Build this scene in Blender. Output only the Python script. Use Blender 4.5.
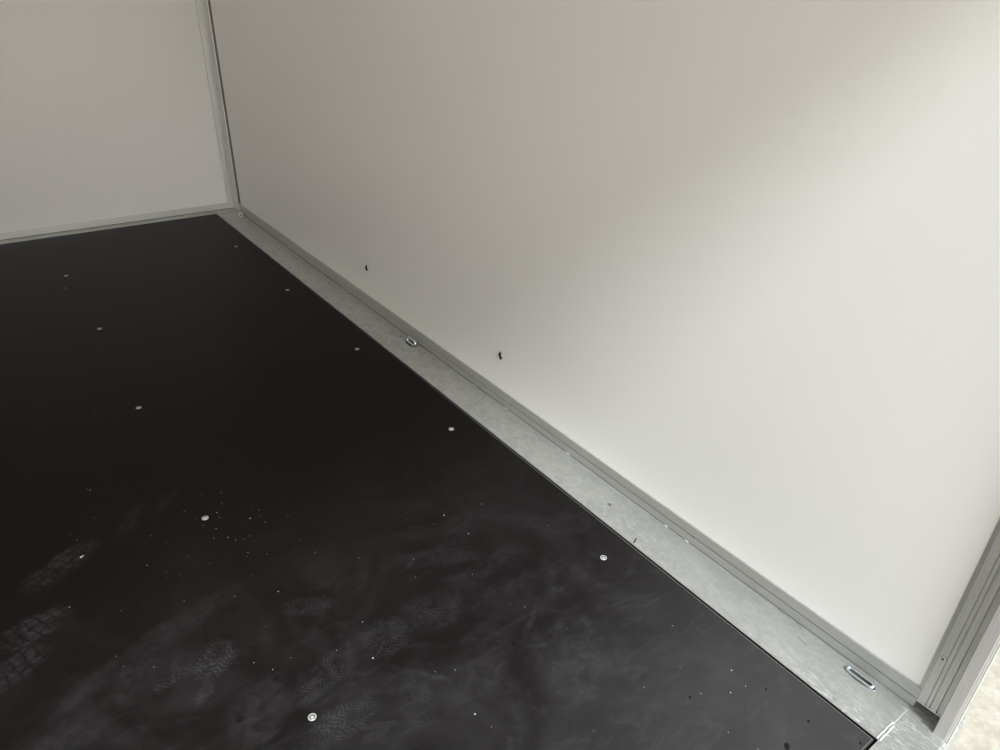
import bpy, bmesh, math, random
from mathutils import Vector, Matrix
random.seed(7)
S = bpy.context.scene
for o in list(bpy.data.objects): bpy.data.objects.remove(o)
C = S.collection
PI = math.pi

# ------------------------------------------------------------------ camera
cd = bpy.data.cameras.new('camera'); cam = bpy.data.objects.new('camera', cd); C.objects.link(cam)
cd.sensor_width = 36; cd.lens = 36 * 703.74 / 1000; cd.clip_start = 0.02
R = ((0.80787281, -0.26515253, 0.52634177), (-0.58871643, -0.40469173, 0.69974107), (0.02746805, -0.87516783, -0.4830391))
cam.matrix_world = Matrix(((R[0][0], -R[0][1], -R[0][2], 0), (R[1][0], -R[1][1], -R[1][2], 0),
                           (R[2][0], -R[2][1], -R[2][2], 1.5), (0, 0, 0, 1)))
S.camera = cam

# ------------------------------------------------------------------ sky, sun, exposure
W = bpy.data.worlds.new('sky'); S.world = W; W.use_nodes = True
wn = W.node_tree; bg = wn.nodes['Background']
tc = wn.nodes.new('ShaderNodeTexCoord'); sx = wn.nodes.new('ShaderNodeSeparateXYZ')
rp = wn.nodes.new('ShaderNodeValToRGB'); wn.links.new(tc.outputs['Generated'], sx.inputs[0])
wn.links.new(sx.outputs['Z'], rp.inputs[0]); wn.links.new(rp.outputs[0], bg.inputs[0])
rp.color_ramp.elements[0].color = (2.6, 2.5, 2.4, 1); e_ = rp.color_ramp.elements.new(0.30); e_.color = (1.3, 1.3, 1.3, 1); e_ = rp.color_ramp.elements.new(0.6); e_.color = (1.0, 1.05, 1.1, 1)
rp.color_ramp.elements[1].color = (0.72, 0.82, 1.0, 1)
bg.inputs[1].default_value = 0.42
# broad pale glow low in the sky on the sun's side
dp = wn.nodes.new('ShaderNodeVectorMath'); dp.operation = 'DOT_PRODUCT'; wn.links.new(tc.outputs['Generated'], dp.inputs[0])
dp.inputs[1].default_value = Vector((-0.22, -1.0, 0.24)).normalized()
pw = wn.nodes.new('ShaderNodeMath'); pw.operation = 'POWER'; pw.use_clamp = True; wn.links.new(dp.outputs['Value'], pw.inputs[0]); pw.inputs[1].default_value = 8
vm = wn.nodes.new('ShaderNodeVectorMath'); vm.operation = 'SCALE'; vm.inputs[0].default_value = (1, 0.97, 0.93); 
gl = wn.nodes.new('ShaderNodeMath'); gl.operation = 'MULTIPLY'; wn.links.new(pw.outputs[0], gl.inputs[0]); gl.inputs[1].default_value = 8.0
wn.links.new(gl.outputs[0], vm.inputs['Scale'])
ad = wn.nodes.new('ShaderNodeVectorMath'); ad.operation = 'ADD'; wn.links.new(vm.outputs[0], ad.inputs[0]); wn.links.new(rp.outputs[0], ad.inputs[1])
wn.links.new(ad.outputs[0], bg.inputs[0])
sl = bpy.data.lights.new('veiled_sun', 'SUN'); sun = bpy.data.objects.new('veiled_sun', sl); C.objects.link(sun)
sl.energy = 4.1; sl.angle = math.radians(20); sl.color = (0.94, 0.98, 1.0)
SUN_DIR = Vector((0.30, 1.0, -1.13))          # the way the light travels
sun.rotation_euler = SUN_DIR.to_track_quat('-Z', 'Y').to_euler(); sun.location = (0, -2, 4)
S.view_settings.view_transform = 'Standard'; S.view_settings.look = 'None'
S.view_settings.gamma = 1; S.view_settings.use_curve_mapping = False
S.view_settings.exposure = 0.22

# ------------------------------------------------------------------ node helper
class NT:
    def __init__(s, name):
        s.m = bpy.data.materials.new(name); s.m.use_nodes = True; s.t = s.m.node_tree; s.b = s.t.nodes['Principled BSDF']
    def n(s, typ): return s.t.nodes.new('ShaderNode' + typ)
    def put(s, inp, v):
        if isinstance(v, bpy.types.NodeSocket): s.t.links.new(v, inp)
        else: inp.default_value = v
    def math(s, op, a, b=0.0, clamp=False):
        x = s.n('Math'); x.operation = op; x.use_clamp = clamp; s.put(x.inputs[0], a); s.put(x.inputs[1], b); return x.outputs[0]
    def smooth(s, v, a, b, c=0.0, d=1.0):
        x = s.n('MapRange'); x.interpolation_type = 'SMOOTHSTEP'
        for i, k in enumerate((v, a, b, c, d)): s.put(x.inputs[i], k)
        return x.outputs[0]
    def coord(s, scale=(1, 1, 1), rot=(0, 0, 0)):
        g = s.n('NewGeometry') if False else s.n('TexCoord'); m = s.n('Mapping')
        s.t.links.new(g.outputs['Object'], m.inputs[0]); m.inputs['Scale'].default_value = scale; m.inputs['Rotation'].default_value = rot
        return m.outputs[0]
    def noise(s, scale, detail=4, rough=0.5, vec=None, dist=0):
        x = s.n('TexNoise'); x.inputs['Scale'].default_value = scale; x.inputs['Detail'].default_value = detail
        x.inputs['Roughness'].default_value = rough; x.inputs['Distortion'].default_value = dist
        s.t.links.new(vec if vec is not None else s.coord(), x.inputs['Vector']); return x.outputs['Fac']
    def mix(s, f, a, b):
        x = s.n('Mix'); x.data_type = 'RGBA'; s.put(x.inputs[0], f)
        for i, k in ((6, a), (7, b)):
            if not isinstance(k, bpy.types.NodeSocket): k = tuple(k) + (1,) if len(k) == 3 else k
            s.put(x.inputs[i], k)
        return x.outputs[2]
    def bump(s, h, strength, dist=0.001):
        x = s.n('Bump'); x.inputs['Strength'].default_value = strength; x.inputs['Distance'].default_value = dist
        s.put(x.inputs['Height'], h); s.put(s.b.inputs['Normal'], x.outputs[0])
    def set(s, **k):
        for a, v in k.items():
            i = s.b.inputs[a.replace('_', ' ')]
            if isinstance(v, tuple) and len(v) == 3: v = v + (1,)
            s.put(i, v)
        return s.m

# wall panels: smooth off-white laminate
w = NT('white_panel')
wc = w.mix(w.noise(1.3, 3), (0.815, 0.807, 0.786), (0.84, 0.832, 0.811))
w.bump(w.noise(2.2, 2), 0.25, 0.004)
M_wall = w.set(Base_Color=wc, Roughness=0.42, Specular_IOR_Level=0.4)

# unseen roof sheet; translucency is assumed, added to fill the interior with light
rf = NT('fill_light_roof')
td = rf.n('BsdfTranslucent'); td.inputs[0].default_value = (0.95, 0.90, 0.84, 1)
df = rf.n('BsdfDiffuse'); df.inputs[0].default_value = (0.86, 0.84, 0.79, 1)
mx = rf.n('MixShader'); mx.inputs[0].default_value = 0.48
rf.t.links.new(df.outputs[0], mx.inputs[1]); rf.t.links.new(td.outputs[0], mx.inputs[2])
rf.t.links.new(mx.outputs[0], rf.t.nodes['Material Output'].inputs['Surface'])
M_roof = rf.m

# mill-finish aluminium, brushed along its length
def alu(name, col, rough, metal, axis):
    a = NT(name); sc = [90, 90, 90]; sc[axis] = 1.2
    f = a.noise(8, 3, 0.6, a.coord(tuple(sc)))
    c = a.mix(a.smooth(f, 0.3, 0.7), tuple(x * 0.9 for x in col), tuple(min(1, x * 1.06) for x in col))
    a.bump(f, 0.12, 0.0006)
    return a.set(Base_Color=c, Metallic=metal, Roughness=rough)
M_aluY = alu('aluminium_along', (0.52, 0.53, 0.51), 0.46, 0.75, 1)
M_aluX = alu('aluminium_across', (0.60, 0.61, 0.59), 0.46, 0.70, 0)
M_aluZ = alu('aluminium_upright', (0.64, 0.64, 0.62), 0.46, 0.75, 2)
M_jamb = alu('jamb_aluminium', (0.56, 0.55, 0.54), 0.5, 0.55, 2)

# hot-dip galvanised sheet: spangle, cloudy grey, fine scratches
g = NT('galvanised_steel')
vo = g.n('TexVoronoi'); vo.inputs['Scale'].default_value = 120; g.t.links.new(g.coord((1, 0.55, 1), (0, 0, 0.3)), vo.inputs['Vector'])
sep = g.n('SeparateColor'); g.t.links.new(vo.outputs['Color'], sep.inputs[0])
cloud = g.noise(26, 6, 0.68, g.coord((1.5, 0.8, 1), (0, 0, 0.4)), 1.0)
big = g.noise(6, 3, 0.5)
base = g.mix(g.smooth(cloud, 0.36, 0.66), (0.385, 0.40, 0.38), (0.50, 0.51, 0.49))
base = g.mix(g.math('MULTIPLY', g.smooth(big, 0.35, 0.65), 0.25), base, (0.57, 0.58, 0.56))
base = g.mix(g.math('MULTIPLY', sep.outputs[0], 0.16), base, (0.64, 0.65, 0.63))
# rubbed scratches, thickest by the rear sill where loads slide in
scr = g.noise(30, 5, 0.72, g.coord((4.6, 0.55, 1), (0, 0, 0.12)), 1.8)
scr2 = g.noise(26, 4, 0.7, g.coord((3.2, 0.6, 1), (0, 0, -0.55)), 2.0)
gy = g.n('SeparateXYZ'); g.t.links.new(g.coord(), gy.inputs[0])
near = g.smooth(gy.outputs['Y'], 0.80, 0.27, 0.0, 1.0)
edge = g.math('MAXIMUM', g.smooth(gy.outputs['X'], 1.44, 1.345, 0.1, 1.0), g.smooth(gy.outputs['Y'], 0.31, 0.28))
sc = g.math('MAXIMUM', g.smooth(scr, 0.52, 0.66), g.smooth(scr2, 0.54, 0.68))
scm = g.math('MULTIPLY', g.math('MULTIPLY', sc, g.math('MULTIPLY', near, edge)), 0.9)
base = g.mix(scm, base, (0.93, 0.95, 0.95))
dark = g.math('MULTIPLY', g.smooth(g.noise(22, 6, 0.75, g.coord((1, 1.3, 1)), 1.8), 0.58, 0.72), 0.32)
base = g.mix(dark, base, (0.30, 0.32, 0.31))
veins = g.smooth(g.math('ABSOLUTE', g.math('SUBTRACT', g.noise(13, 4, 0.6, g.coord((2.2, 0.8, 1), (0, 0, 0.35)), 2.0), 0.5)), 0.012, 0.0)
base = g.mix(g.math('MULTIPLY', veins, 0.22), base, (0.30, 0.32, 0.31))
g.bump(g.math('ADD', cloud, g.math('MULTIPLY', sep.outputs[1], 0.15)), 0.3, 0.0015)
M_galv = g.set(Base_Color=base, Metallic=0.72, Roughness=g.smooth(cloud, 0.3, 0.7, 0.56, 0.44))

def plain(name, col, rough=0.5, metal=0.0):
    p = NT(name); f = p.noise(300, 2)
    return p.set(Base_Color=p.mix(f, tuple(x * 0.92 for x in col), col), Roughness=rough, Metallic=metal)
M_zinc = plain('zinc_plate', (0.70, 0.76, 0.80), 0.22, 0.95)
M_pan = plain('zinc_pan', (0.36, 0.40, 0.43), 0.45, 0.75)
M_screw = plain('screw_steel', (0.72, 0.72, 0.71), 0.4, 0.55)
M_recess = plain('screw_recess', (0.16, 0.16, 0.16), 0.5, 0.6)
M_dark = plain('black_rubber', (0.012, 0.011, 0.010), 0.6)
M_seal = plain('grey_sealant', (0.13, 0.13, 0.12), 0.7)
M_shade = plain('brown_grey_shade', (0.17, 0.16, 0.14), 0.8)
M_seal_light = plain('pale_sealant', (0.60, 0.62, 0.60), 0.6)
M_speck = plain('white_specks', (0.85, 0.85, 0.83), 0.7)
M_worn = plain('bare_panel_edge', (0.22, 0.21, 0.21), 0.6)
M_bead = plain('bright_weld', (0.78, 0.80, 0.80), 0.5, 0.3)
M_strip = plain('pale_rubber_lip', (0.62, 0.60, 0.56), 0.6)

# gravel yard outside
gr = NT('pale_gravel')
v2 = gr.n('TexVoronoi'); v2.inputs['Scale'].default_value = 38; gr.t.links.new(gr.coord(), v2.inputs['Vector'])
f1 = gr.noise(14, 6, 0.7)
gc = gr.mix(gr.smooth(f1, 0.35, 0.65), (0.46, 0.42, 0.34), (0.56, 0.53, 0.45))
gc = gr.mix(gr.smooth(v2.outputs['Distance'], 0.3, 0.8, 0, 0.22), gc, (0.33, 0.30, 0.24))
gr.bump(gr.math('ADD', f1, v2.outputs['Distance']), 0.35, 0.006)
M_ground = gr.set(Base_Color=gc, Roughness=0.95)

# black film-faced plywood with dusty shoe prints
def floor_material():
    f = NT('film_faced_plywood')
    tcn = f.n('TexCoord'); s = f.n('SeparateXYZ'); f.t.links.new(tcn.outputs['Object'], s.inputs[0])
    def warp(o_, k):
        c_ = f.n('Mapping'); f.t.links.new(tcn.outputs['Object'], c_.inputs[0]); c_.inputs['Location'].default_value = (o_, o_, 0)
        n_ = f.noise(14, 3, 0.6, c_.outputs[0]); return f.math('MULTIPLY', f.math('SUBTRACT', n_, 0.5), k)
    X = f.math('ADD', s.outputs['X'], warp(3.1, 0.045)); Y = f.math('ADD', s.outputs['Y'], warp(7.7, 0.045))
    blot = f.noise(24, 6, 0.72, None, 0.9)
    total = None
    def add(m):
        nonlocal total
        total = m if total is None else f.math('MAXIMUM', total, m)
    def frame(cx, cy, deg, raw=False):
        a = math.radians(deg); c, d = math.cos(a), math.sin(a)
        dx = f.math('SUBTRACT', s.outputs['X'] if raw else X, cx); dy = f.math('SUBTRACT', s.outputs['Y'] if raw else Y, cy)
        u = f.math('ADD', f.math('MULTIPLY', dx, c), f.math('MULTIPLY', dy, d))
        v = f.math('SUBTRACT', f.math('MULTIPLY', dy, c), f.math('MULTIPLY', dx, d))
        return u, v
    def ell(u, v, a, b, soft=0.4):
        p = f.math('POWER', f.math('ABSOLUTE', f.math('DIVIDE', u, a)), 2.0)
        q = f.math('POWER', f.math('ABSOLUTE', f.math('DIVIDE', v, b)), 2.6)
        return f.smooth(f.math('ADD', p, q), 1.0, 1.0 - soft * 2, 0, 1)
    def chevron(cx, cy, deg, a, b, k, pitch=0.0115, zig=0.030, sharp=0.2):
        u, v = frame(cx, cy, deg)
        tri = f.math('PINGPONG', f.math('ADD', v, 5.0), zig)
        w = f.math('SINE', f.math('MULTIPLY', f.math('ADD', u, f.math('MULTIPLY', tri, 0.8)), 2 * PI / pitch))
        line = f.smooth(w, -sharp, 0.6, 0.25, 1.0)
        m = f.math('MULTIPLY', ell(u, v, a, b), line)
        m = f.math('MULTIPLY', m, f.smooth(blot, 0.38, 0.60, 0.12, 1))
        add(f.math('MULTIPLY', m, k))
    def lugs(cx, cy, deg, a, b, k, pu=0.034, pv=0.027, skew=0.5):
        u, v = frame(cx, cy, deg)
        uu = f.math('ADD', u, f.math('MULTIPLY', v, skew))
        gu = f.smooth(f.math('ABSOLUTE', f.math('SUBTRACT', f.math('FRACT', f.math('DIVIDE', f.math('ADD', uu, 9.0), pu)), 0.5)), 0.47, 0.36)
        gv = f.smooth(f.math('ABSOLUTE', f.math('SUBTRACT', f.math('FRACT', f.math('DIVIDE', f.math('ADD', v, 9.0), pv)), 0.5)), 0.47, 0.36)
        m = f.math('MULTIPLY', f.math('MULTIPLY', gu, gv), ell(u, v, a, b))
        m = f.math('MULTIPLY', m, f.smooth(blot, 0.38, 0.60, 0.08, 1))
        add(f.math('MULTIPLY', m, k))
    def smear(cx, cy, deg, a, b, k):
        u, v = frame(cx, cy, deg)
        m = f.math('MULTIPLY', ell(u, v, a * 1.25, b * 1.4, 0.5), f.smooth(blot, 0.36, 0.66, 0.12, 0.8))
        add(f.math('MULTIPLY', m, k))
    lugs(-0.10, 1.955, 28, 0.135, 0.055, 0.46)
    lugs(-0.19, 1.735, 12, 0.11, 0.06, 0.46, 0.026, 0.024, 0.3)
    lugs(-0.245, 1.62, 30, 0.09, 0.05, 0.45, 0.03, 0.022, -0.2)
    lugs(0.105, 2.05, 55, 0.10, 0.032, 0.28, 0.03, 0.02, 0.4)
    lugs(0.22, 2.09, 48, 0.07, 0.03, 0.22, 0.03, 0.02, 0.4)
    chevron(0.165, 1.375, 40, 0.075, 0.055, 0.60, 0.0125, 0.014)
    chevron(0.075, 1.372, 12, 0.085, 0.021, 0.55, 0.0135, 0.03)
    chevron(0.115, 1.300, 55, 0.060, 0.018, 0.45, 0.0120, 0.03)
    chevron(0.425, 1.40, -35, 0.085, 0.045, 0.34, 0.0105, 0.02)
    chevron(0.545, 1.195, 80, 0.075, 0.085, 0.42, 0.0105, 0.0165)
    chevron(0.37, 1.17, 20, 0.12, 0.05, 0.42, 0.0105, 0.02)
    chevron(0.34, 1.03, 8, 0.12, 0.05, 0.52, 0.0110, 0.02)
    chevron(0.70, 1.20, 70, 0.08, 0.10, 0.32, 0.0105, 0.02)
    chevron(0.90, 1.25, 10, 0.16, 0.035, 0.24, 0.0105, 0.02)
    chevron(0.52, 0.98, 60, 0.09, 0.05, 0.30, 0.0105, 0.02)
    smear(-0.09, 1.47, 20, 0.10, 0.03, 0.35); smear(-0.20, 1.33, 25, 0.12, 0.05, 0.35)
    smear(-0.03, 1.40, 70, 0.05, 0.02, 0.30); smear(0.08, 1.52, 18, 0.24, 0.035, 0.26)
    smear(0.02, 1.43, 60, 0.07, 0.10, 0.26); smear(0.20, 1.17, 60, 0.10, 0.06, 0.34)
    smear(0.93, 0.86, 15, 0.14, 0.10, 0.34); smear(0.70, 0.98, 35, 0.16, 0.06, 0.28)
    smear(0.82, 1.36, -30, 0.14, 0.03, 0.24); smear(0.98, 1.10, 5, 0.2, 0.06, 0.2)
    smear(0.58, 1.02, 128, 0.11, 0.008, 0.40); smear(0.43, 0.97, 150, 0.09, 0.008, 0.40)
    smear(0.90, 1.02, 35, 0.10, 0.007, 0.36)
    # broad dusty film, thinning further in, plus a painted sheen near the door
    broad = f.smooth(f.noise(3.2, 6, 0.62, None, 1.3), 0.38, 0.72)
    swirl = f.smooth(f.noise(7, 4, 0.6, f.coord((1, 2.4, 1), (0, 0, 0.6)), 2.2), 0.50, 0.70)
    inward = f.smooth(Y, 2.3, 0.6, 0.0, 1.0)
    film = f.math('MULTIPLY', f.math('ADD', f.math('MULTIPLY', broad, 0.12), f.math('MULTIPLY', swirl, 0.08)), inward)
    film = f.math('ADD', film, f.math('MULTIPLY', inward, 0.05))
    film = f.math('ADD', film, f.math('MULTIPLY', f.smooth(f.math('ADD', Y, f.math('MULTIPLY', X, -0.35)), 0.75, -0.1, 0.0, 1.0), 0.36))  # door-side brightening painted in, standing in for light reflected off the wall
    dust_sheen = f.math('ADD', f.math('MULTIPLY', total, 0.42), film, True)
    col = f.mix(dust_sheen, (0.0040, 0.0029, 0.0026), (0.105, 0.102, 0.105))
    # dark wet-looking spots
    for cx, cy, r in ((1.151, .396, .0115), (1.249, .404, .0055), (1.067, .609, .0055), (1.298, .302, .005), (.16, 1.172, .011), (.268, 1.231, .010), (.81, .983, .010), (1.24, .516, .005), (.275, 1.215, .006)):
        u, v = frame(cx, cy, 35, True)
        d = f.math('SQRT', f.math('ADD', f.math('MULTIPLY', u, u), f.math('MULTIPLY', f.math('MULTIPLY', v, v), 2.2)))
        col = f.mix(f.smooth(d, r, r * 0.7, 0, 0.85), col, (0.006, 0.005, 0.006))
    grain = f.noise(700, 2, 0.5)
    f.bump(f.math('ADD', f.math('MULTIPLY', grain, 0.3), dust_sheen), 0.12, 0.0004)
    f.set(Base_Color=col, Roughness=f.smooth(dust_sheen, 0, 0.5, 0.40, 0.6), Specular_IOR_Level=0.08)
    return f.m
M_floor = floor_material()

# ------------------------------------------------------------------ mesh helpers
def mesh_obj(name, bm, mats, parent=None, smooth=False):
    bmesh.ops.recalc_face_normals(bm, faces=bm.faces)
    me = bpy.data.meshes.new(name); bm.to_mesh(me); bm.free()
    for m in (mats if isinstance(mats, (list, tuple)) else [mats]): me.materials.append(m)
    if smooth:
        for p in me.polygons: p.use_smooth = True
    o = bpy.data.objects.new(name, me); C.objects.link(o)
    if parent: o.parent = parent
    return o
def box(bm, x0, x1, y0, y1, z0, z1, bev=0.0):
    r = bmesh.ops.create_cube(bm, size=1)
    for v in r['verts']:
        v.co = Vector((x0 + (v.co.x + .5) * (x1 - x0), y0 + (v.co.y + .5) * (y1 - y0), z0 + (v.co.z + .5) * (z1 - z0)))
    if bev:
        es = list({e for v in r['verts'] for e in v.link_edges})
        bmesh.ops.bevel(bm, geom=es, offset=bev, segments=2, profile=0.5, affect='EDGES')
def extrude_profile(bm, pts, axis, a, b):
    """closed 2-D profile swept from a to b along an axis ('x','y','z')"""
    def P(p, t):
        return {'x': (t, p[0], p[1]), 'y': (p[0], t, p[1]), 'z': (p[0], p[1], t)}[axis]
    A = [bm.verts.new(P(p, a)) for p in pts]; B = [bm.verts.new(P(p, b)) for p in pts]
    n = len(pts)
    for i in range(n): bm.faces.new((A[i], A[(i + 1) % n], B[(i + 1) % n], B[i]))
    bm.faces.new(A[::-1]); bm.faces.new(B)
def lathe(bm, prof, seg=24, sx=1, sy=1, off=(0, 0, 0), mats=None):
    rings = []
    for r, z in prof:
        rings.append([bm.verts.new((off[0] + r * sx * math.cos(2 * PI * i / seg), off[1] + r * sy * math.sin(2 * PI * i / seg), off[2] + z)) for i in range(seg)])
    for k in range(len(rings) - 1):
        for i in range(seg):
            fc = bm.faces.new((rings[k][i], rings[k][(i + 1) % seg], rings[k + 1][(i + 1) % seg], rings[k + 1][i]))
            if mats: fc.material_index = mats[k]
    bm.faces.new(rings[-1]); bm.faces.new(rings[0][::-1])
    if mats: bm.faces.ensure_lookup_table(); bm.faces[-2].material_index = mats[-1]
def tube(bm, pts, r, seg=10, closed=True):
    n = len(pts); rings = []
    for i, p in enumerate(pts):
        p = Vector(p); a = Vector(pts[(i - 1) % n] if closed or i else pts[0]); b = Vector(pts[(i + 1) % n] if closed or i < n - 1 else pts[-1])
        t = (b - a).normalized(); up = Vector((0, 0, 1))
        if abs(t.z) > .95: up = Vector((1, 0, 0))
        s = t.cross(up).normalized(); u = s.cross(t)
        rings.append([bm.verts.new(p + r * (math.cos(2 * PI * k / seg) * s + math.sin(2 * PI * k / seg) * u)) for k in range(seg)])
    for i in range(n if closed else n - 1):
        A, B = rings[i], rings[(i + 1) % n]
        for k in range(seg): bm.faces.new((A[k], A[(k + 1) % seg], B[(k + 1) % seg], B[k]))
    if not closed: bm.faces.new(rings[0][::-1]); bm.faces.new(rings[-1])
def tag(o, label, cat, group=None, kind=None):
    o['label'] = label; o['category'] = cat
    if group: o['group'] = group
    if kind: o['kind'] = kind
    return o
def struct(name, bm, m, label, cat, smooth=False):
    return tag(mesh_obj(name, bm, m, None, smooth), label, cat, None, 'structure')

# ------------------------------------------------------------------ room dimensions (metres; camera above 0,0)
XW, XL = 1.497, -0.905           # inner faces of side walls
YB, YD = 5.352, 0.190            # back wall face, rear door opening
ZR = 2.20                        # ceiling
XF, YF = 1.340, 5.271            # floor panel edges at the side and back
YS = 0.283                       # floor panel edge at the rear sill

bm = bmesh.new(); box(bm, XW, XW + .04, .2795, YB + .05, .001, ZR); struct('wall_right', bm, M_wall, 'long smooth off-white side wall panel on the right', 'wall')
bm = bmesh.new(); box(bm, XL - .04, XW + .04, YB, YB + .045, .001, ZR); struct('wall_back', bm, M_wall, 'off-white end wall panel at the far left beyond the corner post', 'wall')
bm = bmesh.new(); box(bm, XL - .04, XL, YD + .04, YB + .05, .001, ZR); struct('wall_left', bm, M_wall, 'off-white side wall on the unseen left of the trailer', 'wall')
bm = bmesh.new(); box(bm, XL - .04, XW + .04, YD, YB + .05, ZR, ZR + .02); struct('ceiling', bm, M_roof, 'unseen off-white roof panel, made translucent for added fill light', 'ceiling')

# floor: one black board with a bevelled worn rim, a hair below the steel frame
bm = bmesh.new()
G = 0.005; zt = -0.0015
x0, x1, y0, y1 = XL + .157, XF - G, YS + G, YF - .003
ch = 0.004
def ringv(d, z): return [bm.verts.new(p) for p in ((x0 + d, y0 + d, z), (x1 - d, y0 + d, z), (x1 - d, y1 - d, z), (x0 + d, y1 - d, z))]
r0, r1, r2, r3 = ringv(0, -.018), ringv(0, zt - .002), ringv(ch * .75, zt), ringv(ch * .75 + .0011, zt)
for A, B, mi in ((r0, r1, 1), (r1, r2, 1), (r2, r3, 2)):
    for i in range(4):
        fc = bm.faces.new((A[i], A[(i + 1) % 4], B[(i + 1) % 4], B[i])); fc.material_index = mi
bm.faces.new(r3); bm.faces.new(r0[::-1])
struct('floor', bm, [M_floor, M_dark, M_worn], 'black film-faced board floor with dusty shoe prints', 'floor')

# galvanised frame plates with cut-outs -------------------------------------------------
RINGS = [(1.4625, 0.3985, 0.0425, 0.0135), (1.463, 2.658, 0.044, 0.019), (1.466, 5.120, 0.046, 0.018)]
HOLES = [(1.4605, 2.752, .006, .008), (1.415, 1.252, .0065, .009)]
def plate(name, outline, cuts, z0, z1, label):
    bm = bmesh.new(); loops = [outline]
    for cx, cy, a, b in cuts:
        loops.append([(cx + b * math.cos(2 * PI * i / 28), cy + a * math.sin(2 * PI * i / 28)) for i in range(28)])
    es = []
    for L in loops:
        vs = [bm.verts.new((x, y, z1)) for x, y in L]
        es += [bm.edges.new((vs[i], vs[(i + 1) % len(vs)])) for i in range(len(vs))]
    bmesh.ops.triangle_fill(bm, use_beauty=True, use_dissolve=False, edges=es)
    top = list(bm.faces)
    ex = bmesh.ops.extrude_face_region(bm, geom=top)
    for v in [q for q in ex['geom'] if isinstance(q, bmesh.types.BMVert)]: v.co.z = z0
    return struct(name, bm, M_galv, label, 'trim')
cuts = [(cx, cy, a, b) for cx, cy, a, b in RINGS] + [(cx, cy, a, b) for cx, cy, b, a in HOLES]
o = plate('trim_1', [(XF, YS), (1.56, YS), (1.56, YB + .03), (XF, YB + .03)], cuts, -.004, 0, 'wide galvanised steel strip along the foot of the side wall')
bv = o.modifiers.new('edge', 'BEVEL'); bv.width = .0008; bv.segments = 1; bv.limit_method = 'ANGLE'
bm = bmesh.new(); box(bm, XL + .157, XF - .0005, YF, YB + .03, -.004, 0, .0006)
struct('trim_2', bm, M_galv, 'narrow galvanised strip along the foot of the end wall', 'trim')
bm = bmesh.new(); extrude_profile(bm, [(YS - .0008, 0), (.190, 0), (.186, -.003), (.184, -.008), (.184, -.10), (.19, -.10), (.19, -.03), (YS - .0008, -.03)], 'x', XL, 1.56)
struct('trim_3', bm, M_galv, 'scratched galvanised rear sill outside the floor edge', 'trim')
bm = bmesh.new(); box(bm, XL, XL + .154, YS, YB + .03, -.004, 0, .0006)
struct('trim_4', bm, M_galv, 'galvanised strip along the unseen left wall', 'trim')
# chassis under the floor closes the gaps
bm = bmesh.new(); box(bm, XL - .04, 1.545, .195, YB + .045, -.16, -.031)
struct('trim_5', bm, M_dark, 'dark chassis deck beneath the floor board', 'chassis')

# aluminium base profile, side wall: ribbed upper strip, groove, lower strip, drawn in (x, z)
def ribbed(zs, x_face, depth, n, z0, z1):
    pts = []
    for i in range(n):
        a = z0 + (z1 - z0) * i / n; b = z0 + (z1 - z0) * (i + 1) / n
        pts += [(x_face, a), (x_face, b - (b - a) * .22), (x_face + depth, b - (b - a) * .12)]
    return pts
prof = [(XW + .001, .0015), (1.4925, .0015)]
prof += ribbed(None, 1.4925, .0005, 2, .0025, .0305)
prof += [(1.4968, .0306), (1.4968, .0342)]
prof += ribbed(None, 1.4905, .0005, 5, .0345, .0640)
prof += [(1.4915, .0655), (XW + .001, .0655)]
bm = bmesh.new(); extrude_profile(bm, prof, 'y', .2790, YB - .002)
struct('baseboard_right', bm, M_aluY, 'grooved aluminium skirting along the long side wall', 'skirting')
prof = [(YB + .001, .0015), (5.3475, .0015), (5.3475, .016), (5.350, .017), (5.350, .019), (5.3465, .020), (5.3465, .043), (5.348, .045), (YB + .001, .045)]
bm = bmesh.new(); extrude_profile(bm, prof, 'x', XL, 1.452)
struct('baseboard_back', bm, M_aluX, 'pale slim skirting along the end wall', 'skirting')
# sealant
rs = random.Random(3)
bm = bmesh.new(); pts = []
n = 150
for i in range(n + 1):
    y = .36 + (5.30 - .36) * i / n
    pts.append((1.4920 - rs.uniform(0, .0012), y, .0004))
tube(bm, pts, .0019, 6, False)
tag(mesh_obj('sealant_shade_line', bm, M_seal, None, True), 'thin grey sealant line under the side wall skirting', 'sealant')
bm = bmesh.new()
pts = [(x / 100, 5.3455 - rs.uniform(0, .001), .0006) for x in range(-90, 149, 3)]
tube(bm, pts, .0032, 6, False)
tag(mesh_obj('sealant_shade_line', bm, M_seal, None, True), 'thin grey sealant line under the end wall skirting', 'sealant')
for i, y in enumerate((4.28, 3.22, 2.16, 1.93, 1.55, 1.07, 0.985)):
    bm = bmesh.new(); prof_ = [(0, .0), (.004, .0003), (.005, .001), (.003, .0025), (.0008, .003)]
    lathe(bm, prof_, 12, .38, rs.uniform(1.6, 2.6))
    o = mesh_obj('sealant_dab', bm, M_seal_light, None, True); o.location = (1.4895, y, .0003)
    tag(o, ['pale sealant dab under the skirting, farthest from the door', 'pale sealant dab between back corner and middle lashing ring',
            'pale sealant dab just doorward of middle lashing ring', 'pale sealant dab level with the nearer dark wall mark',
            'pale sealant dab midway along the skirting foot', 'pale sealant dab level with the black sliver at floor edge',
            'pale sealant dab nearest the door'][i], 'sealant', 'sealant dabs along the skirting')

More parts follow.
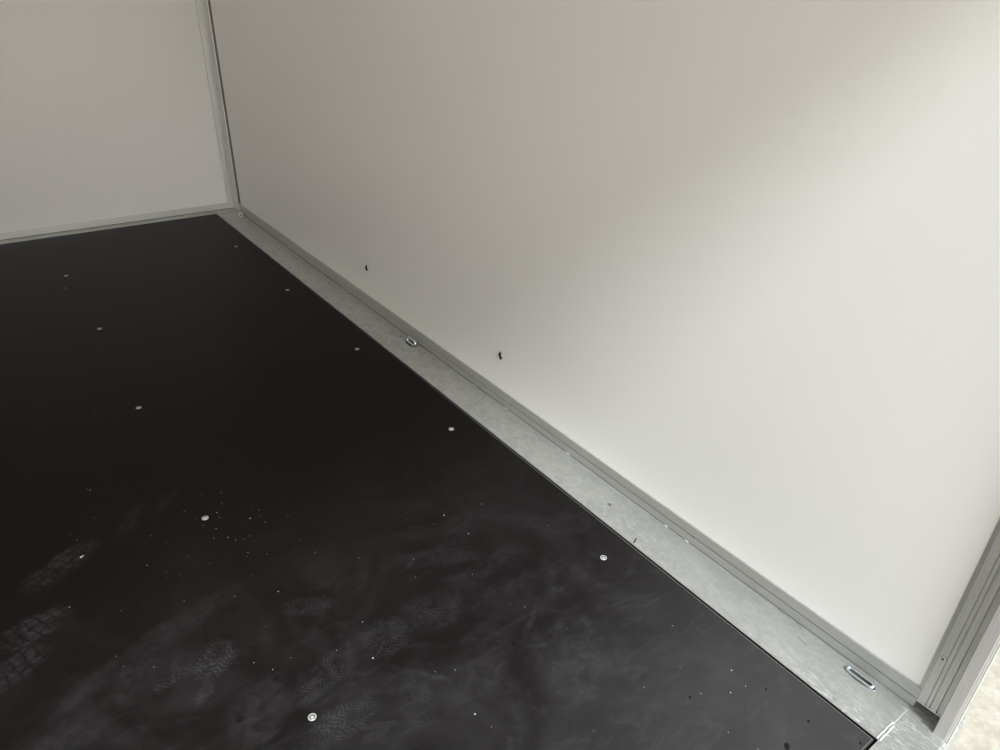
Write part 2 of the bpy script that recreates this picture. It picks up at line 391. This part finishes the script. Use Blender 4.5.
# weld beads where side strip meets the sill
bm = bmesh.new()
for yo, xa, xb in ((.2800, 1.341, 1.405), (.2868, 1.341, 1.412)):
    tube(bm, [(xa + (xb - xa) * i / 14, yo + rs.uniform(-.0007, .0007), .0004) for i in range(15)], .0021, 6, False)
tube(bm, [(1.405 + .075 * i / 10, .2832 + rs.uniform(-.0004, .0004), -.0002) for i in range(11)], .0009, 6, False)
tag(mesh_obj('weld_seam', bm, M_bead, None, True), 'bright weld seam joining side strip to rear sill at the floor corner', 'weld')

# back corner post: extruded angle with groove, both flanges
bm = bmesh.new()
prof = [(1.451, YB), (1.451, 5.3455), (1.4525, 5.344), (1.484, 5.344), (1.4855, 5.342), (1.4855, 5.338),
        (1.4960, 5.337), (1.4960, 5.313), (1.4875, 5.312), (1.4870, 5.300), (1.4870, 5.262), (1.4875, 5.258), (1.4875, 5.225), (1.489, 5.220), (1.4965, 5.218), (XW + .001, 5.218), (XW + .001, YB)]
extrude_profile(bm, prof, 'z', .003, ZR)
struct('trim_6', bm, M_aluZ, 'upright aluminium corner post between end wall and side wall', 'corner post')
bl = bmesh.new(); box(bl, 1.4918, 1.4932, .2205, .279, .0255, .0292, .0006); struct('trim_14', bl, M_bead, 'bright cut edge at the foot of the grooved door post', 'trim')
bm = bmesh.new(); extrude_profile(bm, [(1.4972, 5.222), (1.4925, 5.219), (1.4945, 5.188), (1.4972, 5.180)], 'z', .066, ZR)  # dark strip standing in for the shadow line at the flange edge
tag(mesh_obj('sealant_shade_line', bm, M_shade), 'dull upright painted shade line beside the back corner post', 'sealant')
# rear door post on the right: grooved extrusion and the raised smooth door jamb
bm = bmesh.new()
fx = 1.4935
prof = [(XW + .045, .285), (fx + .002, .285), (fx + .0005, .2775), (fx, .276), (fx, .262), (fx, .2595), (fx + .003, .2588), (fx + .003, .2578), (fx, .2570), (fx, .2505), (fx + .003, .2497), (fx + .003, .2487), (fx, .248),
        (fx - .001, .247), (fx - .001, .2345), (fx + .004, .2335), (fx + .004, .2315), (fx, .2305), (fx, .2200), (XW + .045, .2200)]
extrude_profile(bm, prof, 'z', .028, ZR)
struct('trim_7', bm, M_aluZ, 'grooved upright aluminium door post at the right edge', 'door post')
bm = bmesh.new()
prof = [(1.462, .2175), (1.4605, .216), (1.4605, .1925), (1.462, .191), (1.53, .191), (1.53, .2195), (1.4885, .2195), (1.4885, .2175)]
extrude_profile(bm, prof, 'z', .0005, ZR)
tm = bmesh.new(); box(tm, 1.541, 1.558, .192, .30, .0005, .06); struct('trim_13', tm, M_galv, 'galvanised plate added behind the door post foot to stop light', 'trim')  # plate added to keep light from leaking in under the post
struct('trim_8', bm, M_jamb, 'smooth light grey door jamb outside the grooved post', 'door jamb')
bm = bmesh.new(); extrude_profile(bm, [(1.463, .1905), (1.463, .1872), (1.4645, .186), (1.470, .186), (1.470, .1905)], 'z', .0005, ZR)
struct('trim_9', bm, M_strip, 'thin pale rubber lip along the outer jamb edge', 'door seal')
bm = bmesh.new(); extrude_profile(bm, [(1.4635, .1855), (1.4635, .1835), (1.473, .1835), (1.473, .1855)], 'z', -.09, ZR)
struct('trim_10', bm, M_seal_light, 'narrow outermost aluminium fin beside the rubber lip', 'door seal')
# ribs on the opposite side and header, so the door opening is complete
bm = bmesh.new(); box(bm, XL, XL + .045, .19, .285, .0005, ZR - .001, .002)
struct('trim_11', bm, M_aluZ, 'upright door post on the unseen left side', 'door post')
bm = bmesh.new(); box(bm, XL + .046, 1.459, .19, .245, ZR - .24, ZR - .001, .002)
struct('trim_12', bm, M_aluX, 'aluminium header across the top of the door opening', 'door header')

# ground outside
bm = bmesh.new(); bmesh.ops.create_grid(bm, x_segments=60, y_segments=60, size=14)
for v in bm.verts: v.co.z = -.52 + rs.uniform(-.006, .006)
struct('ground', bm, M_ground, 'bright cream gravel yard outside the door', 'ground', True)

# ------------------------------------------------------------------ lashing rings
def ring_proto():
    r = bpy.data.objects.new('lashing_ring', None); C.objects.link(r); r.empty_display_size = .05
    bm = bmesh.new()      # pan: shallow boat-shaped cup with a rolled lip
    prof = [(1.045, .0000), (1.045, .0004), (1.0, .0006), (.95, .0002), (.92, -.002), (.86, -.008), (.70, -.013), (.35, -.0145), (.05, -.015)]
    rings = []
    a, b = .0425, .0135
    for s, z in prof:
        rings.append([bm.verts.new((b * s * math.cos(t) if s > .99 else b * s * math.cos(t), a * (s if s > .8 else s * .98) * math.sin(t), z)) for t in [2 * PI * i / 36 for i in range(36)]])
    for k in range(len(rings) - 1):
        for i in range(36): bm.faces.new((rings[k][i], rings[k][(i + 1) % 36], rings[k + 1][(i + 1) % 36], rings[k + 1][i]))
    bm.faces.new(rings[-1])
    mesh_obj('pan', bm, M_pan, r, True)
    bm = bmesh.new()      # the ring: long narrow loop of round bar
    pts = []; L, w = .0248, .0070
    for i in range(13): t = -PI / 2 + PI * i / 12; pts.append((w * math.sin(t) * -1, L + w * 1.25 * math.cos(t), 0))
    for i in range(13): t = PI / 2 + PI * i / 12; pts.append((w * math.sin(t) * -1, -L + w * 1.25 * math.cos(t), 0))
    tube(bm, pts, .0043, 12)
    lp = mesh_obj('ring_bar', bm, M_zinc, r, True); lp.location = (0, 0, .0005)
    return r
rp0 = ring_proto()
def copy_tree(o):
    c = o.copy(); C.objects.link(c)
    for ch_ in list(o.children):
        d = ch_.copy(); C.objects.link(d); d.parent = c
    return c
RL = ['recessed zinc lashing ring nearest the door, lying flat', 'zinc lashing ring midway along the side strip, tilted up', 'zinc lashing ring at the far back corner']
for i, (cx, cy, a, b) in enumerate(RINGS):
    o = rp0 if i == 0 else copy_tree(rp0)
    o.location = (cx, cy, 0)
    if i: o.scale = (1.5, 1.05, 1.5)
    if i == 1: o.rotation_euler.z = math.radians(-11)
    for chd in o.children:
        if chd.name.startswith('ring_bar'):
            chd.rotation_euler = (0, (math.radians(-16), math.radians(-68), math.radians(-40))[i], (0, .12, 0)[i])
            chd.location = ((.002, 0, .0022), (.002, 0, .006), (.002, 0, .004))[i]
    tag(o, RL[i], 'lashing ring', 'lashing rings along the side strip')

# ------------------------------------------------------------------ screws
def lathe_obj(name, prof, mats_idx, mats, **k):
    bm = bmesh.new(); lathe(bm, prof, 24, mats=mats_idx, **k); return mesh_obj(name, bm, mats, None, True)
sp = None
FS = [(x, y) for y in (1.082, 1.929, 2.744, 3.607, 4.475) for x in (.299, 1.224)]
FS[0] = (.298, 1.082); FS[1] = (1.225, 1.080); FS[4] = (.277, 2.744); FS[6] = (.286, 3.612); FS[8] = (.262, 4.465)
rows = ['nearest the door', 'second row in from the door', 'middle row', 'fourth row from the door', 'farthest row by the end wall']
for i, (x, y) in enumerate(FS):
    if sp is None:
        sp = lathe_obj('floor_screw', [(.0098, -.0010), (.0098, .0006), (.0088, .0011), (.0070, .0009), (.0062, -.0002), (.0040, -.0004), (.0034, .0005), (.0012, .0006)],
                       [0, 0, 0, 1, 1, 0, 0, 0], [M_screw, M_recess]); o = sp
    else: o = sp.copy(); C.objects.link(o)
    o.location = (x, y, zt + .0006); o.rotation_euler.z = rs.uniform(0, 6)
    tag(o, 'round steel floor screw, ' + rows[i // 2] + ', ' + ('beside the galvanised strip' if i % 2 else 'out in the open floor'), 'screw', 'countersunk screws in the black floor')
# torn hinge-side screw on the door post and three on the corner post
def pan_screw(loc, rot, label, group, r=.005):
    bm = bmesh.new(); lathe(bm, [(r, -.001), (r, .0006), (r * .85, .0018), (r * .5, .0026), (r * .35, .0016), (r * .1, .0015)], 18, mats=[0, 0, 0, 1, 1, 1])
    o = mesh_obj('post_screw', bm, [M_screw, M_recess], None, True); o.location = loc; o.rotation_euler = rot
    tag(o, label, 'screw', group)
pan_screw((1.4925, .2665, .184), (0, -PI / 2, 0), 'small round-headed screw low on the grooved door post', None, .0070)
for (x, z), t in zip(((1.4735, 1.278), (1.4757, .6945), (1.4753, .165)), ('upper', 'middle', 'lowest')):
    pan_screw((x, 5.3438, z), (PI / 2, 0, 0), 'tiny dark screw on the back corner post, ' + t + ' of three', 'corner post screws', .0048)
# rivets in the skirting groove
for i, y in enumerate((2.385, 3.55, 1.90, .965)):
    bm = bmesh.new(); lathe(bm, [(.003, 0), (.003, .0012), (.002, .002), (.0008, .0022)], 14)
    o = mesh_obj('skirting_rivet', bm, M_recess, None, True); o.location = (1.4925, y, .0295); o.rotation_euler = (0, -PI / 2, 0)
    tag(o, ['dark rivet in the skirting just past the middle lashing ring', 'dark rivet in the skirting behind the middle lashing ring', 'dark rivet in the skirting under the nearer wall mark', 'dark rivet in the skirting towards the door'][i], 'rivet', 'rivets in the side skirting')

# small dark fittings poking out low on the side wall
for i, (y, z) in enumerate(((3.158, .219), (1.992, .217))):
    r = bpy.data.objects.new('wall_hook', None); C.objects.link(r); r.location = (XW, y, z)
    bm = bmesh.new(); lathe(bm, [(.0070, 0), (.0070, .0008), (.0055, .0014), (.0040, .0008), (.0035, -.0002), (.001, -.0003)], 20, mats=[0, 0, 0, 1, 1, 1])
    e = mesh_obj('collar', bm, [M_seal, M_dark], r, True); e.rotation_euler = (0, -PI / 2, 0); e.location = (0, 0, .007)
    bm = bmesh.new(); tube(bm, [(.001, .004, .004), (-.004, .001, .002), (-.006, -.006, -.003), (-.007, -.012, -.008), (-.005, -.016, -.010)], .0050, 10, False)
    mesh_obj('tip', bm, M_dark, r, True)
    tag(r, ['small black hook-like mark on the side wall, nearer the back corner', 'small black hook-like mark on the side wall, nearer the door'][i], 'wall hook', 'black marks low on the side wall')

# black sliver across the edge of the side strip and a dark hair-line scratch
bm = bmesh.new(); box(bm, -.0018, .0018, -.013, .013, 0, .0018, .0005)
o = mesh_obj('rubber_sliver', bm, M_dark); o.location = (1.358, 1.078, .0001); o.rotation_euler.z = math.radians(-65)
tag(o, 'short black sliver lying on the edge of the galvanised strip', 'debris')
bm = bmesh.new(); lathe(bm, [(.0062, 0), (.0062, .0008), (.004, .0014), (.001, .0015)], 12, .8, 1.3)
o = mesh_obj('bolt_plug', bm, M_seal, None, True); o.location = (1.415, 1.252, -.0006)
tag(o, 'small grey plug in the galvanised strip between black sliver and middle ring', 'plug')
for lab, P_ in (('thin curved scratch by the skirting, just inward of the nearest lashing ring', [(1.4908, .600), (1.4875, .592), (1.4848, .584), (1.4822, .577), (1.480, .572)]),
                ('short straight scratch on the strip towards the floor edge', [(1.449, .566), (1.446, .556), (1.444, .545), (1.442, .535)]),
                ('faint straight mark along the skirting foot', [(1.488, .655), (1.4865, .640), (1.4855, .625), (1.485, .612)])):
    bm = bmesh.new(); tube(bm, [(x, y, .0001) for x, y in P_], .0007, 6, False)
    tag(mesh_obj('scratch_mark', bm, M_seal, None, True), lab, 'scratch')

# white grit strewn over the floor: uncountable crumbs
bm = bmesh.new()
known = [(-.106, 1.764, 1.3), (-.048, 1.954, 3.2), (-.043, 1.957, 2.2), (.338, 1.934, 1.6), (.415, 1.849, 1.9), (.931, 1.515, 1.8), (.948, 1.398, 1.3), (.489, 1.149, 2.0), (.613, .871, 1.8), (.231, 4.262, 3.0),
         (.029, 2.282, 1.6), (.358, 1.701, 1.2), (.101, 1.812, 1.2), (.312, 1.86, 1.2), (.33, 1.80, 1.4), (.345, 1.775, 1.1), (.375, 1.50, 1.6), (.27, 1.26, 1.2), (.52, 1.27, 1.3), (1.215, .600, 1.6), (1.205, .55, 1.1), (1.16, .56, 1.3)]
for i in range(130):
    known.append((rs.uniform(-.4, 1.3), .35 + 2.6 * rs.random() ** 1.3, rs.uniform(.35, .95)))
for i in range(40):
    known.append((rs.gauss(.33, .12), rs.gauss(1.78, .16), rs.uniform(.4, 1.0)))
for x, y, k in known:
    if y < .3 or x > 1.325: continue
    r = .0009 * k
    q = bmesh.ops.create_icosphere(bm, subdivisions=1, radius=r)
    for v in q['verts']: v.co = Vector((x + v.co.x * rs.uniform(.8, 1.4), y + v.co.y * rs.uniform(.8, 1.4), zt + r * .5 + v.co.z * .6))
tag(mesh_obj('white_grit', bm, M_speck), 'fine white grit sprinkled over the black floor', 'grit', None, 'stuff')
# pebbles outside
bm = bmesh.new()
for i in range(260):
    x, y = rs.uniform(1.5, 3.2), rs.uniform(-.8, 1.2); r = rs.uniform(.003, .009)
    q = bmesh.ops.create_icosphere(bm, subdivisions=1, radius=r)
    for v in q['verts']: v.co = Vector((x + v.co.x * rs.uniform(.7, 1.3), y + v.co.y * rs.uniform(.7, 1.3), -.515 + v.co.z * .7))
tag(mesh_obj('loose_pebbles', bm, M_ground), 'loose pale pebbles on the yard outside', 'pebbles', None, 'stuff')
